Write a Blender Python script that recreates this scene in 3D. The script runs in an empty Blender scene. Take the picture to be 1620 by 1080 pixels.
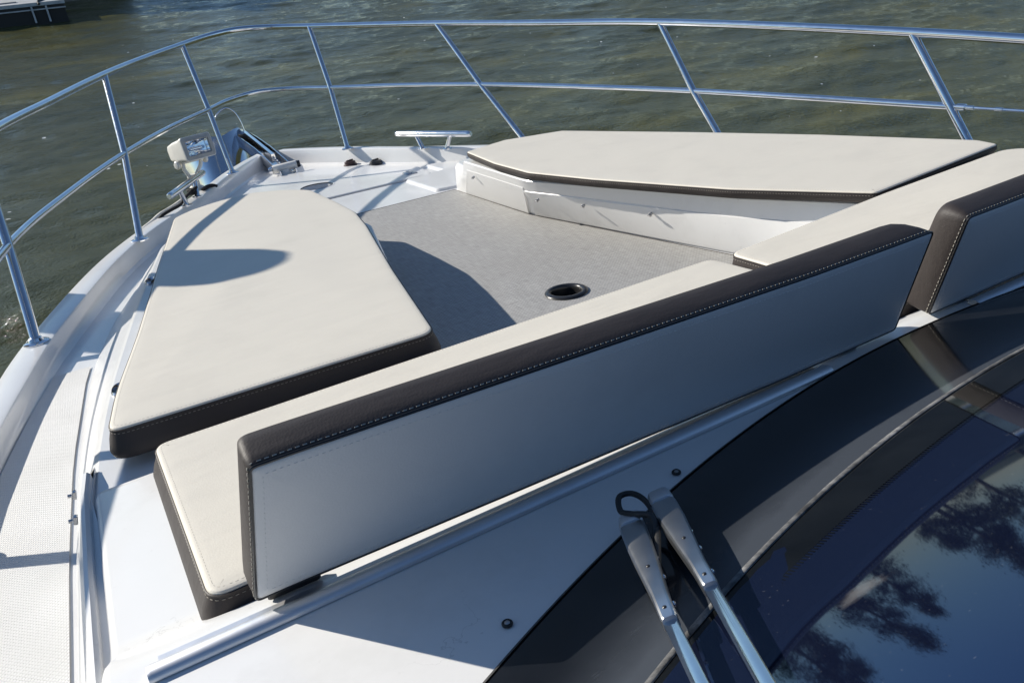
import bpy, bmesh, math, random
import numpy as np
from mathutils import Matrix, Vector
random.seed(7); rng = np.random.default_rng(7)
C = bpy.context.scene.collection
R = math.radians
# ------------------------------------------------------------------ materials
def nodes(name):
    m = bpy.data.materials.new(name); m.use_nodes = True
    nt = m.node_tree; b = nt.nodes['Principled BSDF']
    return m, nt, b
def N(nt, kind, **kw):
    n = nt.nodes.new(kind)
    for k, v in kw.items():
        if k in n.inputs: n.inputs[k].default_value = v
        else: setattr(n, k, v)
    return n
def L(nt, a, b): nt.links.new(a, b)
def coords(nt, scale=(1, 1, 1)):
    t = N(nt, 'ShaderNodeTexCoord'); mp = N(nt, 'ShaderNodeMapping'); mp.inputs['Scale'].default_value = scale
    L(nt, t.outputs['Object'], mp.inputs['Vector']); return mp.outputs['Vector']
def noise(nt, vec, scale, detail=4, rough=.5):
    n = N(nt, 'ShaderNodeTexNoise'); n.inputs['Scale'].default_value = scale
    n.inputs['Detail'].default_value = detail; n.inputs['Roughness'].default_value = rough
    L(nt, vec, n.inputs['Vector']); return n.outputs['Fac']
def ramp(nt, fac, stops):
    r = N(nt, 'ShaderNodeValToRGB'); e = r.color_ramp.elements
    while len(e) < len(stops): e.new(.5)
    for el, (p, c) in zip(e, stops):
        el.position = p; el.color = (*c, 1) if len(c) == 3 else c
    L(nt, fac, r.inputs['Fac']); return r.outputs['Color']
def bump(nt, b, h, strength, dist=.001, prev=None):
    n = N(nt, 'ShaderNodeBump'); n.inputs['Strength'].default_value = strength; n.inputs['Distance'].default_value = dist
    L(nt, h, n.inputs['Height'])
    if prev is not None: L(nt, prev, n.inputs['Normal'])
    L(nt, n.outputs['Normal'], b.inputs['Normal']); return n.outputs['Normal']
def mathn(nt, op, a, b=None):
    n = N(nt, 'ShaderNodeMath', operation=op)
    for i, v in enumerate((a, b)):
        if v is None: continue
        if isinstance(v, (int, float)): n.inputs[i].default_value = v
        else: L(nt, v, n.inputs[i])
    return n.outputs[0]
def mix(nt, fac, a, b):
    n = N(nt, 'ShaderNodeMix', data_type='RGBA')
    for sock, v in ((n.inputs[0], fac), (n.inputs[6], a), (n.inputs[7], b)):
        if isinstance(v, (int, float)): sock.default_value = v
        elif isinstance(v, tuple): sock.default_value = (*v, 1)
        else: L(nt, v, sock)
    return n.outputs[2]
def plain(name, col, rough=.5, metal=0, var=.08, nscale=30, bstr=0, bscale=300, coat=0, spec=.5):
    m, nt, b = nodes(name); v = coords(nt)
    f = noise(nt, v, nscale)
    c0 = tuple(max(0, c * (1 - var)) for c in col); c1 = tuple(min(1, c * (1 + var)) for c in col)
    L(nt, ramp(nt, f, [(.3, c0), (.7, c1)]), b.inputs['Base Color'])
    b.inputs['Roughness'].default_value = rough; b.inputs['Metallic'].default_value = metal
    b.inputs['Coat Weight'].default_value = coat; b.inputs['Specular IOR Level'].default_value = spec
    if bstr: bump(nt, b, noise(nt, v, bscale, 3), bstr)
    return m
def gelcoat():
    m, nt, b = nodes('gelcoat'); v = coords(nt)
    dirt = noise(nt, v, 5, 8, .65); spots = noise(nt, v, 70, 3)
    c = ramp(nt, dirt, [(.30, (.645, .64, .625)), (.46, (.705, .702, .69)), (.7, (.725, .722, .71))])
    sp = ramp(nt, spots, [(.68, (0, 0, 0)), (.78, (1, 1, 1))])
    g = mathn(nt, 'MULTIPLY', sp, .22)
    hair = mathn(nt, 'SUBTRACT', 1.0, mathn(nt, 'MULTIPLY', mathn(nt, 'ABSOLUTE', mathn(nt, 'SUBTRACT', noise(nt, v, 11, 5, .6), .5)), 160.0)); hair.node.use_clamp = True
    gate = mathn(nt, 'MULTIPLY', mathn(nt, 'SUBTRACT', noise(nt, v, 6.5, 2), .60), 9.0); gate.node.use_clamp = True
    c = mix(nt, mathn(nt, 'MULTIPLY', mathn(nt, 'MULTIPLY', hair, gate), .38), c, (.30, .29, .28))
    L(nt, mix(nt, g, c, (.45, .43, .40)), b.inputs['Base Color'])
    b.inputs['Roughness'].default_value = .28; b.inputs['Coat Weight'].default_value = .25
    b.inputs['Coat Roughness'].default_value = .08
    bump(nt, b, noise(nt, v, 9, 2), .08, .004)
    return m
def nonskid():
    m, nt, b = nodes('nonskid_gelcoat')
    t = N(nt, 'ShaderNodeTexCoord'); mp = N(nt, 'ShaderNodeMapping'); mp.inputs['Rotation'].default_value = (0, 0, R(45))
    L(nt, t.outputs['Object'], mp.inputs['Vector'])
    br = N(nt, 'ShaderNodeTexVoronoi', distance='CHEBYCHEV'); br.inputs['Scale'].default_value = 210; br.inputs['Randomness'].default_value = .05
    L(nt, mp.outputs['Vector'], br.inputs['Vector'])
    d = noise(nt, mp.outputs['Vector'], 6, 6)
    c = ramp(nt, d, [(.3, (.66, .655, .63)), (.7, (.76, .755, .735))])
    dk = ramp(nt, br.outputs['Distance'], [(.30, (0, 0, 0)), (.5, (1, 1, 1))])
    L(nt, mix(nt, mathn(nt, 'MULTIPLY', dk, .45), c, (.50, .49, .46)), b.inputs['Base Color'])
    b.inputs['Roughness'].default_value = .5
    inv = mathn(nt, 'SUBTRACT', 1.0, dk)
    bump(nt, b, inv, .5, .0015)
    return m
def vinyl(name, col, rough=.5, wr=.25, stain=.1):
    m, nt, b = nodes(name); v = coords(nt)
    f = noise(nt, v, 7, 7, .6); f2 = noise(nt, v, 160, 2)
    dark = tuple(c * (1 - stain * 1.6) for c in col); lite = tuple(min(1, c * (1 + stain * .4)) for c in col)
    c = ramp(nt, f, [(.28, dark), (.5, col), (.75, lite)])
    c = mix(nt, mathn(nt, 'MULTIPLY', f2, .10), c, tuple(x * .72 for x in col))
    L(nt, c, b.inputs['Base Color'])
    b.inputs['Roughness'].default_value = rough; b.inputs['Specular IOR Level'].default_value = .35
    vo = N(nt, 'ShaderNodeTexVoronoi'); vo.inputs['Scale'].default_value = 420; L(nt, v, vo.inputs['Vector'])
    n1 = bump(nt, b, vo.outputs['Distance'], .18, .0006)
    v2 = coords(nt, (2.2, 7, 4))
    bump(nt, b, noise(nt, v2, 2.2, 4, .55), wr, .010, n1)
    return m
def weave():
    m, nt, b = nodes('woven_vinyl_mesh'); v = coords(nt)
    ck = N(nt, 'ShaderNodeTexChecker'); ck.inputs['Scale'].default_value = 190
    L(nt, v, ck.inputs['Vector'])
    va = coords(nt, (5, 70, 1)); vb = coords(nt, (70, 5, 1))
    na = noise(nt, va, 4, 3); nb = noise(nt, vb, 4, 3); big = noise(nt, v, 3, 5)
    s = mathn(nt, 'ADD', mathn(nt, 'MULTIPLY', na, .5), mathn(nt, 'MULTIPLY', nb, .5))
    c = ramp(nt, s, [(.32, (.25, .246, .236)), (.52, (.36, .355, .342)), (.70, (.48, .475, .46))])
    c2 = mix(nt, mathn(nt, 'MULTIPLY', ck.outputs['Fac'], .20), c, (.13, .125, .12))
    c3 = mix(nt, mathn(nt, 'MULTIPLY', ramp(nt, big, [(.4, (0, 0, 0)), (.7, (1, 1, 1))]), .18), c2, (.24, .225, .20))
    L(nt, c3, b.inputs['Base Color']); b.inputs['Roughness'].default_value = .7
    bump(nt, b, ck.outputs['Fac'], .4, .001)
    return m
def steel(name='polished_stainless', rough=.09, col=(.74, .745, .76)):
    m, nt, b = nodes(name); v = coords(nt)
    f = noise(nt, v, 25, 5)
    L(nt, ramp(nt, f, [(.3, tuple(c * .9 for c in col)), (.7, col)]), b.inputs['Base Color'])
    b.inputs['Metallic'].default_value = 1
    rr = mathn(nt, 'ADD', mathn(nt, 'MULTIPLY', noise(nt, v, 60, 4), .10), rough - .03)
    L(nt, rr, b.inputs['Roughness'])
    return m
def black_panel():
    m, nt, b = nodes('scuffed_black_gelcoat')
    v = coords(nt); v2 = coords(nt, (1, 6, 1))
    a = noise(nt, v, 5, 6, .6); sc = noise(nt, v2, 45, 6, .7)
    dust = mathn(nt, 'MULTIPLY', ramp(nt, a, [(.42, (.0, .0, .0)), (.80, (1, 1, 1))]), .22)
    scr = mathn(nt, 'MULTIPLY', ramp(nt, sc, [(.60, (0, 0, 0)), (.75, (1, 1, 1))]), .35)
    haze_attr = N(nt, 'ShaderNodeAttribute', attribute_name='sun_haze')
    haze = mathn(nt, 'MULTIPLY', mathn(nt, 'POWER', haze_attr.outputs['Fac'], 3.5), mathn(nt, 'ADD', mathn(nt, 'MULTIPLY', noise(nt, v, 12, 6, .6), 1.6), .6))  # sunlit haze painted into the colour, paler towards the glazing seam
    L(nt, mix(nt, mathn(nt, 'ADD', mathn(nt, 'ADD', dust, scr), haze), (.003, .0035, .005), (.050, .057, .068)), b.inputs['Base Color'])
    L(nt, mathn(nt, 'ADD', mathn(nt, 'MULTIPLY', a, .14), .03), b.inputs['Roughness'])
    b.inputs['Specular IOR Level'].default_value = .5
    return m
def tinted_glass():
    m, nt, b = nodes('dark_tinted_glass'); v = coords(nt)
    sp = noise(nt, v, 240, 2)
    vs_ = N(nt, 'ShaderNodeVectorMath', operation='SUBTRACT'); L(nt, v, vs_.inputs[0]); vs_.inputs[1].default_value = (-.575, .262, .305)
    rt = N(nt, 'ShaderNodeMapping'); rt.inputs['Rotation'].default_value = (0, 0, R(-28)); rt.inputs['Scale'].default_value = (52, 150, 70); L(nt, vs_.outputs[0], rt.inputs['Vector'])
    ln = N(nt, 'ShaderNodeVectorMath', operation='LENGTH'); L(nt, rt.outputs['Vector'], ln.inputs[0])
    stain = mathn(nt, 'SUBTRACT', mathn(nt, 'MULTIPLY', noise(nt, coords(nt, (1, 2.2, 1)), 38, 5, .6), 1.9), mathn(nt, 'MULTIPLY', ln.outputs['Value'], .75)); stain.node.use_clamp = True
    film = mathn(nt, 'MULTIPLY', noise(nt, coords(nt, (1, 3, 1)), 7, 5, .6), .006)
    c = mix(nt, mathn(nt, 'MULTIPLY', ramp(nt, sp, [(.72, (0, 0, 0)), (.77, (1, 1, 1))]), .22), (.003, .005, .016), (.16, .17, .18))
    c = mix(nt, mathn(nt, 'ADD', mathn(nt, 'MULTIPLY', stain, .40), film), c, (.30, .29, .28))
    L(nt, c, b.inputs['Base Color'])
    b.inputs['Roughness'].default_value = .03; b.inputs['IOR'].default_value = 1.75
    b.inputs['Specular IOR Level'].default_value = .85; b.inputs['Specular Tint'].default_value = (.34, .58, 1, 1)
    return m
def seam_mat():
    m, nt, b = nodes('weathered_sealant'); v = coords(nt)
    f = mathn(nt, 'ADD', mathn(nt, 'MULTIPLY', noise(nt, coords(nt, (1, 3, 3)), 14, 5, .6), .6), mathn(nt, 'MULTIPLY', noise(nt, v, 130, 5, .7), .4))
    L(nt, ramp(nt, f, [(.40, (.035, .035, .035)), (.52, (.13, .13, .128)), (.62, (.27, .265, .255))]), b.inputs['Base Color'])
    b.inputs['Roughness'].default_value = .8
    return m
def water_mat():
    m, nt, b = nodes('river_water'); v = coords(nt)
    big = noise(nt, coords(nt, (.5, 1.1, 1)), .9, 4)
    c = ramp(nt, big, [(.33, (.064, .066, .025)), (.55, (.080, .079, .027)), (.76, (.132, .118, .025))])
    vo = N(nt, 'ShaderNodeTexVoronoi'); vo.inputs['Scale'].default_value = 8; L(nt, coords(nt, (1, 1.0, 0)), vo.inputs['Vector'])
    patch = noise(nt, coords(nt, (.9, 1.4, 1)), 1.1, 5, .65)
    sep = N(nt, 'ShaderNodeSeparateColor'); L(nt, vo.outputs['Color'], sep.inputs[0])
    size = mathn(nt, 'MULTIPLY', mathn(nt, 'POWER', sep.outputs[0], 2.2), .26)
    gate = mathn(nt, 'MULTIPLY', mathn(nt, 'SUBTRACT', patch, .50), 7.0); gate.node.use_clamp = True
    glints = mathn(nt, 'LESS_THAN', mathn(nt, 'ADD', vo.outputs['Distance'], mathn(nt, 'MULTIPLY', noise(nt, v, 60, 2), .05)), mathn(nt, 'MULTIPLY', size, gate))  # mask of white flecks painted into the water colour as sun glints
    L(nt, mix(nt, glints, c, (.72, .72, .68)), b.inputs['Base Color'])
    b.inputs['Roughness'].default_value = .05; b.inputs['IOR'].default_value = 1.31; b.inputs['Specular Tint'].default_value = (1, .95, .70, 1)
    h1 = noise(nt, coords(nt, (1, 1.5, 1)), 3.2, 4, .55); h2 = noise(nt, v, 34, 4, .65)
    n1 = bump(nt, b, h1, .45, .06)
    bump(nt, b, h2, .9, .011, n1)
    return m
def leaves(name, c):
    return plain(name, c, .6, var=.5, nscale=1.2)
M = dict(gel=gelcoat(), nonskid=nonskid(),
    cream=vinyl('cream_vinyl', (.675, .630, .540), .5, .20, .035),
    pale=vinyl('pale_grey_vinyl', (.73, .73, .715), .38, .12, .05),
    brown=vinyl('brown_vinyl', (.037, .030, .028), .58, .30, .12),
    thread=plain('pale_thread', (.46, .43, .37), .8), dimthread=plain('dull_thread', (.26, .235, .20), .8), weave=weave(), steel=steel(),
    brushed=steel('brushed_stainless', .26, (.50, .50, .51)), wipe=steel('satin_wiper_metal', .30, (.56, .57, .58)), wipe2=steel('pale_cast_alloy', .42, (.72, .73, .75)), alu=steel('anodised_aluminium', .42, (.72, .73, .75)),
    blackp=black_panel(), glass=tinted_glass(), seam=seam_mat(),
    frit=plain('black_glass_border', (.006, .0068, .0075), .04, var=.4, nscale=14, spec=.35),
    rubber=plain('black_rubber', (.018, .018, .018), .6, bstr=.2), plastic=plain('black_plastic', (.02, .02, .021), .3),
    rope=plain('black_rope', (.014, .013, .013), .9, bstr=.8, bscale=260), wrope=plain('white_rope', (.62, .60, .55), .85, bstr=.8, bscale=260),
    whiteplas=plain('white_plastic', (.72, .70, .65), .35, var=.05), lens=steel('mirror_reflector', .03, (.85, .86, .88)),
    seal=plain('grey_sealant', (.33, .33, .32), .7), mahog=plain('red_brown_cap', (.05, .022, .018), .35),
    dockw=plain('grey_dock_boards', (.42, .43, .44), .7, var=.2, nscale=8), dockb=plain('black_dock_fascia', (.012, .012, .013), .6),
    bark=plain('bark', (.09, .07, .05), .9, var=.4, nscale=9), pilew=plain('weathered_pile_wood', (.14, .11, .08), .9, var=.4, nscale=8),
    shedw=plain('weathered_shed_boards', (.20, .17, .14), .85, var=.25, nscale=5), roofm=plain('grey_roof_metal', (.22, .23, .24), .5, var=.15, nscale=3),
    bank=plain('bank_grass', (.06, .075, .025), .9, var=.5, nscale=.6), leafa=leaves('pine_needles', (.028, .045, .02)), leafb=leaves('tree_leaves', (.045, .06, .022)),
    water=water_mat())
# ------------------------------------------------------------------ mesh helpers
class MB:
    def __init__(s): s.v = []; s.f = []; s.mi = []
    def add(s, vs, fs, mi=0):
        o = len(s.v); s.v += [tuple(map(float, p)) for p in vs]
        for f in fs: s.f.append([i + o for i in f]); s.mi.append(mi)
    def loft(s, rings, closed=True, cap0=True, cap1=True, mi=0):
        n = len(rings[0]); vs = [p for r in rings for p in r]; fs = []
        for a in range(len(rings) - 1):
            for i in range(n if closed else n - 1):
                j = (i + 1) % n
                fs.append([a * n + i, a * n + j, (a + 1) * n + j, (a + 1) * n + i])
        if closed and cap0: fs.append(list(range(n))[::-1])
        if closed and cap1: fs.append([(len(rings) - 1) * n + i for i in range(n)])
        s.add(vs, fs, mi)
    def tube(s, path, r, seg=14, mi=0, cap=True):
        P = [Vector(p) for p in path]; rings = []; up = None
        for i, p in enumerate(P):
            t = (P[min(i + 1, len(P) - 1)] - P[max(i - 1, 0)]).normalized()
            if up is None:
                up = Vector((0, 0, 1)) if abs(t.z) < .9 else Vector((1, 0, 0))
            a = (up - t * up.dot(t)).normalized(); up = a; b = t.cross(a)
            rr = r[i] if isinstance(r, (list, tuple)) else r
            rings.append([p + (a * math.cos(k * 2 * math.pi / seg) + b * math.sin(k * 2 * math.pi / seg)) * rr for k in range(seg)])
        s.loft(rings, True, cap, cap, mi)
    def box(s, c, d, rot=None, mi=0, bev=0):
        c = Vector(c); hx, hy, hz = (q / 2 for q in d)
        if bev:
            b = bev; prof = [(-hz, b), (-hz + b, 0), (hz - b, 0), (hz, b)]
            rings = []
            for z, i in prof:
                x, y = hx - i, hy - i; k = b
                rings.append([(x - k, -y, z), (x, -y + k, z), (x, y - k, z), (x - k, y, z), (-x + k, y, z), (-x, y - k, z), (-x, -y + k, z), (-x + k, -y, z)])
        else:
            rings = [[(hx, -hy, z), (hx, hy, z), (-hx, hy, z), (-hx, -hy, z)] for z in (-hz, hz)]
        Mx = rot if rot is not None else Matrix.Identity(3)
        s.loft([[c + Mx @ Vector(p) for p in r] for r in rings], True, True, True, mi)
    def disc(s, c, prof, seg=28, axis=None, mi=0):
        """lathe: prof = [(radius, height)] about axis through c"""
        ax = Vector(axis if axis else (0, 0, 1)).normalized(); q = ax.to_track_quat('Z', 'Y').to_matrix(); c = Vector(c)
        s.loft([[c + q @ Vector((r * math.cos(k * 2 * math.pi / seg), r * math.sin(k * 2 * math.pi / seg), h)) for k in range(seg)] for r, h in prof], True, True, True, mi)
BASE = {}
def obj(name, mb, mat, parent=None, loc=None, sharp=38, smooth=True):
    if loc is None: loc = BASE[parent.name] if parent is not None else (0, 0, 0)
    me = bpy.data.meshes.new(name)
    lv = Vector(loc)
    me.from_pydata([tuple(Vector(p) - lv) for p in mb.v], [], mb.f)
    for m in (mat if isinstance(mat, (list, tuple)) else [mat]): me.materials.append(m)
    me.polygons.foreach_set('material_index', mb.mi)
    bm = bmesh.new(); bm.from_mesh(me); bmesh.ops.remove_doubles(bm, verts=bm.verts, dist=1e-6)
    bmesh.ops.recalc_face_normals(bm, faces=bm.faces); bm.to_mesh(me); bm.free()
    if smooth:
        me.set_sharp_from_angle(angle=R(sharp)); me.polygons.foreach_set('use_smooth', [len(p.vertices) < 9 for p in me.polygons])
    me.update()
    o = bpy.data.objects.new(name, me); C.objects.link(o); BASE[o.name] = tuple(loc)
    if parent is not None: o.parent = parent
    else: o.location = loc
    return o
def tag(o, label=None, cat=None, group=None, kind=None):
    for k, v in (('label', label), ('category', cat), ('group', group), ('kind', kind)):
        if v: o[k] = v
    return o
def thing(name, loc, label, cat, group=None):
    o = bpy.data.objects.new(name, None); C.objects.link(o); o.location = loc; o.empty_display_size = .1
    BASE[o.name] = tuple(loc); return tag(o, label, cat, group)
# 2-D outlines
def area(p): return sum(p[i][0] * p[(i + 1) % len(p)][1] - p[(i + 1) % len(p)][0] * p[i][1] for i in range(len(p)))
def ccw(p): return list(p) if area(p) > 0 else list(p)[::-1]
def fillet(p, r, seg=6):
    n = len(p); out = []
    for i in range(n):
        a, b, c = Vector(p[i - 1]), Vector(p[i]), Vector(p[(i + 1) % n])
        rr = r[i] if isinstance(r, (list, tuple)) else r
        d1, d2 = (a - b), (c - b); l1, l2 = d1.length, d2.length; d1.normalize(); d2.normalize()
        k = min(rr, l1 * .45, l2 * .45)
        s, e = b + d1 * k, b + d2 * k
        for t in range(seg + 1):
            t /= seg; out.append(tuple(s * (1 - t) ** 2 + b * 2 * t * (1 - t) + e * t * t))
    return out
def resample(p, step):
    n = len(p); out = []
    for i in range(n):
        a, b = Vector(p[i]), Vector(p[(i + 1) % n]); k = max(1, int((b - a).length / step))
        for t in range(k): out.append(tuple(a.lerp(b, t / k)))
    return out
def offset(p, d):
    n = len(p); out = []
    for i in range(n):
        a, b, c = Vector(p[i - 1]), Vector(p[i]), Vector(p[(i + 1) % n])
        t = ((b - a).normalized() + (c - b).normalized())
        if t.length < 1e-6: out.append(p[i]); continue
        t.normalize(); out.append((b.x - t.y * d, b.y + t.x * d))
    return out
def catmull(P, k=8):
    P = [Vector(p) for p in P]; out = []
    for i in range(len(P) - 1):
        a, b, c, d = P[max(i - 1, 0)], P[i], P[i + 1], P[min(i + 2, len(P) - 1)]
        for j in range(k):
            t = j / k
            out.append(tuple(.5 * ((2 * b) + (c - a) * t + (2 * a - 5 * b + 4 * c - d) * t * t + (3 * b - a - 3 * c + d) * t ** 3)))
    out.append(tuple(P[-1])); return out
def stitches(mb, path3, r=.0007, dash=.0055, gap=.0035, closed=True):
    P = [Vector(p) for p in path3]
    if closed: P.append(P[0])
    acc = 0; start = None; on = True; seglen = dash
    for a, b in zip(P, P[1:]):
        d = (b - a); l = d.length; pos = 0
        if l < 1e-9: continue
        while pos < l:
            step = min(seglen - acc, l - pos)
            if on:
                p0 = a + d * (pos / l); p1 = a + d * ((pos + step) / l)
                if step > .0012: mb.tube([p0, p1], r, 5)
            acc += step; pos += step
            if acc >= seglen - 1e-9: acc = 0; on = not on; seglen = dash if on else gap
def star(outline, c, angs):
    out = []; n = len(outline)
    for a in angs:
        dx, dy = math.cos(a), math.sin(a); best = None
        for i in range(n):
            x0, y0 = outline[i][0] - c[0], outline[i][1] - c[1]; x1, y1 = outline[(i + 1) % n][0] - c[0], outline[(i + 1) % n][1] - c[1]
            ex, ey = x1 - x0, y1 - y0; den = dx * ey - dy * ex
            if abs(den) < 1e-12: continue
            t = (x0 * ey - y0 * ex) / den; u = (x0 * dy - y0 * dx) / den
            if t > 0 and -1e-9 <= u <= 1 + 1e-9 and (best is None or t < best): best = t
        out.append((c[0] + dx * best, c[1] + dy * best))
    return out
def angles(outline, c, n=96):
    a = [math.atan2(y - c[1], x - c[0]) for x, y in outline] + [-math.pi + 2 * math.pi * k / n for k in range(n)]
    a.sort(); out = [a[0]]
    for q in a[1:]:
        if q - out[-1] > 1e-4: out.append(q)
    return out
CUP = (.005, 1.572); FING = (-.020, 3.70)
# ------------------------------------------------------------------ the yacht
Y = thing('motor_yacht', (0, 0, -.2), 'white motor yacht with a stainless bow rail, its foredeck filling the view', 'boat')
HALF = catmull([(1.28, -5.0), (1.37, -2.5), (1.385, 0), (1.345, 1.0), (1.300, 1.6), (1.250, 2.03), (1.165, 2.4), (1.012, 2.9), (.865, 3.25), (.70, 3.55), (.53, 3.85), (.35, 4.22), (.2, 4.5), (.085, 4.68)], 6)
def zg(y): return -.15 + .035 * min(1, max(0, (y - 2) / 2.2))
def inward(P, d):
    out = []
    for i, p in enumerate(P):
        a, b = Vector(P[max(i - 1, 0)]), Vector(P[min(i + 1, len(P) - 1)]); t = (b - a).normalized()
        out.append((p[0] - t.y * d, p[1] + t.x * d))
    return out
# hull: outer shell below the gunwale, flared
mb = MB(); rings = []
full = [(-x, y) for x, y in HALF] + [(-.03, 4.74), (.03, 4.74)] + [(x, y) for x, y in HALF[::-1]]
for dz, k, sh in ((0, 1, 0), (-.05, 1.004, 0), (-.058, .985, -.02), (-.3, .93, -.16), (-.75, .80, -.42), (-1.3, .60, -.8)):
    rings.append([(x * k * (1 - .10 * (1 - k) * max(0, y)), (y + sh * max(0, y) / 4.7) if y > 0 else y, (zg(y) - .004 if dz == 0 else zg(y) + dz)) for x, y in full])
mb.loft(rings[::-1], True, True, False)
obj('hull', mb, M['gel'], Y, sharp=30)
# bulwark: gunwale cap and inner wall on each side
for sgn in (-1, 1):
    mb = MB(); rings = []
    W = lambda y: .048 + .022 * min(1, max(0, (y - 1.5) / .5)) if y < 2.6 else .07 - .02 * min(1, (y - 2.6) / 1.5)
    SL = lambda y: .003 + .023 * min(1, max(0, (y - 1.5) / .8))
    o = HALF if sgn > 0 else HALF[:-1] + [(.075, 4.70)]
    for i, (x, y) in enumerate(o):
        t = (Vector(o[min(i + 1, len(o) - 1)]) - Vector(o[max(i - 1, 0)])).normalized(); nx, ny = -t.y, t.x
        w = W(y); z = zg(y); pr = []
        for d, zz in ((.001, z - .03), (.0003, z - .006), (.0015, z - .0015), (.006, z), (w - .009, z), (w - .003, z - .002), (w, z - .008), (w + SL(y) * .15, z - .03), (w + SL(y) * .5, -.188), (w + SL(y), -.1955), (w + SL(y), -.23), (.02, -.23)):
            pr.append((sgn * (x + nx * d), y + ny * d, zz))
        rings.append(pr)
    mb.loft(rings, True); obj('bulwark', mb, M['gel'], Y)
# deck sheet
ins = inward(HALF, .035); mb = MB()
fo = [(x, y) for x, y in ins if y > 2.905]; af = [(x, y) for x, y in ins if y < 2.895]
q = fo[0]; fo = ccw([(q[0], 2.9)] + fo + [(-x, y) for x, y in fo[::-1]] + [(-q[0], 2.9)]); af = ccw(af + [(q[0], 2.9), (-q[0], 2.9)] + [(-x, y) for x, y in af[::-1]])
for out_, c_, r_ in ((fo, FING, .080), (af, CUP, .0385)):
    an = angles(out_, c_); ri = star(out_, c_, an); k = len(an)
    mb.add([(x, y, -.195) for x, y in ri] + [(c_[0] + r_ * math.cos(t), c_[1] + r_ * math.sin(t), -.195) for t in an], [[i, (i + 1) % k, k + (i + 1) % k, k + i] for i in range(k)])
obj('deck', mb, M['gel'], Y)
# U-shaped trunk round the footwell
OB = [(1.125, -3.2), (1.125, .62), (1.118, 1.2), (1.105, 1.55), (1.065, 2.02), (.985, 2.42), (.90, 2.70), (.78, 2.90), (.56, 3.00), (.37, 2.99), (.350, 2.90), (.343, 2.31), (.450, 1.49), (.500, 1.15), (.30, 1.13)]
OM = [(1.080, -3.2), (1.080, .62), (1.068, 1.18), (1.030, 1.5), (.953, 1.94), (.872, 2.35), (.80, 2.68), (.70, 2.83), (.52, 2.90), (.335, 2.90), (.305, 2.75), (.272, 2.20), (.446, 1.45), (.548, 1.15), (.30, 1.12)]
RAD = [.01, .01, .3, .3, .3, .3, .3, .1, .1, .06, .02, .018, .2, .05, .02]
def sym(P): return P + [(-x, y) for x, y in P[::-1]]
def chaikin(P, k):
    for _ in range(k):
        Q = []
        for i in range(len(P)):
            a, b = P[i], P[(i + 1) % len(P)]
            Q += [(a[0] * .75 + b[0] * .25, a[1] * .75 + b[1] * .25), (a[0] * .25 + b[0] * .75, a[1] * .25 + b[1] * .75)]
        P = Q
    return P
ZT = -.066
b_, m_ = fillet(sym(OB), RAD + RAD[::-1], 6), fillet(sym(OM), RAD + RAD[::-1], 6)
mid = [(.55 * p[0] + .45 * q[0], .55 * p[1] + .45 * q[1]) for p, q in zip(m_, b_)]
mb = MB(); t1 = offset(m_, .006) ; t2 = offset(m_, .016)
mb.loft([[(x, y, -.205) for x, y in b_], [(x, y, -.19) for x, y in b_], [(x, y, -.125) for x, y in mid], [(x, y, ZT - .016) for x, y in m_], [(x, y, ZT - .005) for x, y in t1], [(x, y, ZT) for x, y in t2]], True, False, True)
obj('trunk', mb, M['gel'], Y, sharp=50)
# raised lip of the drain channel along the trunk edge
for sgn in (-1, 1):
    mb = MB(); rings = []
    for y, x in ((-3.0, 1.074), (.0, 1.074), (.6, 1.073), (.9, 1.073), (1.10, 1.071), (1.165, 1.066), (1.20, 1.063)):
        top = -.046 if y < 1.18 else ZT - .004
        fo_ = .03 if y < 1.10 else .0135; rings.append([(sgn * (x - fo_), y, ZT - .01), (sgn * (x - fo_), y, ZT + .007), (sgn * (x - .0125), y, ZT + .007), (sgn * (x - .012), y, top - .004), (sgn * (x - .008), y, top), (sgn * (x - .003), y, top - .001), (sgn * (x + .004), y, top - .012), (sgn * (x + .010), y, ZT - .022)])
    mb.loft(rings, True); obj('drain_lip', mb, M['gel'], Y, sharp=20)
# coachroof: pad under the aft seat ramping up to the deck behind the backrest
mb = MB(); prof = [(1.112, -.075), (1.110, -.056), (1.102, -.047), (1.09, -.045), (.75, -.045), (.725, -.040), (.70, -.026), (.675, -.011), (.655, -.004), (.64, -.002), (.3, 0), (-3.0, 0), (-3.0, -.1)]
rings = []
for x, dz in ((-1.052, -.022), (-1.051, -.006), (-1.048, -.0015), (-1.042, 0), (-.5, 0), (0, 0), (.5, 0), (1.042, 0), (1.048, -.0015), (1.051, -.006), (1.052, -.022)):
    k = 1 if abs(x) < 1.03 else 1 - (abs(x) - 1.03) * .9
    rings.append([(x, 1.112 - (1.112 - y) if y < 1.0 else y - (1 - k) * .9, max(z + dz, -.1)) for y, z in prof])
mb.loft(rings, True); obj('coachroof', mb, M['gel'], Y, sharp=45)
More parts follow.
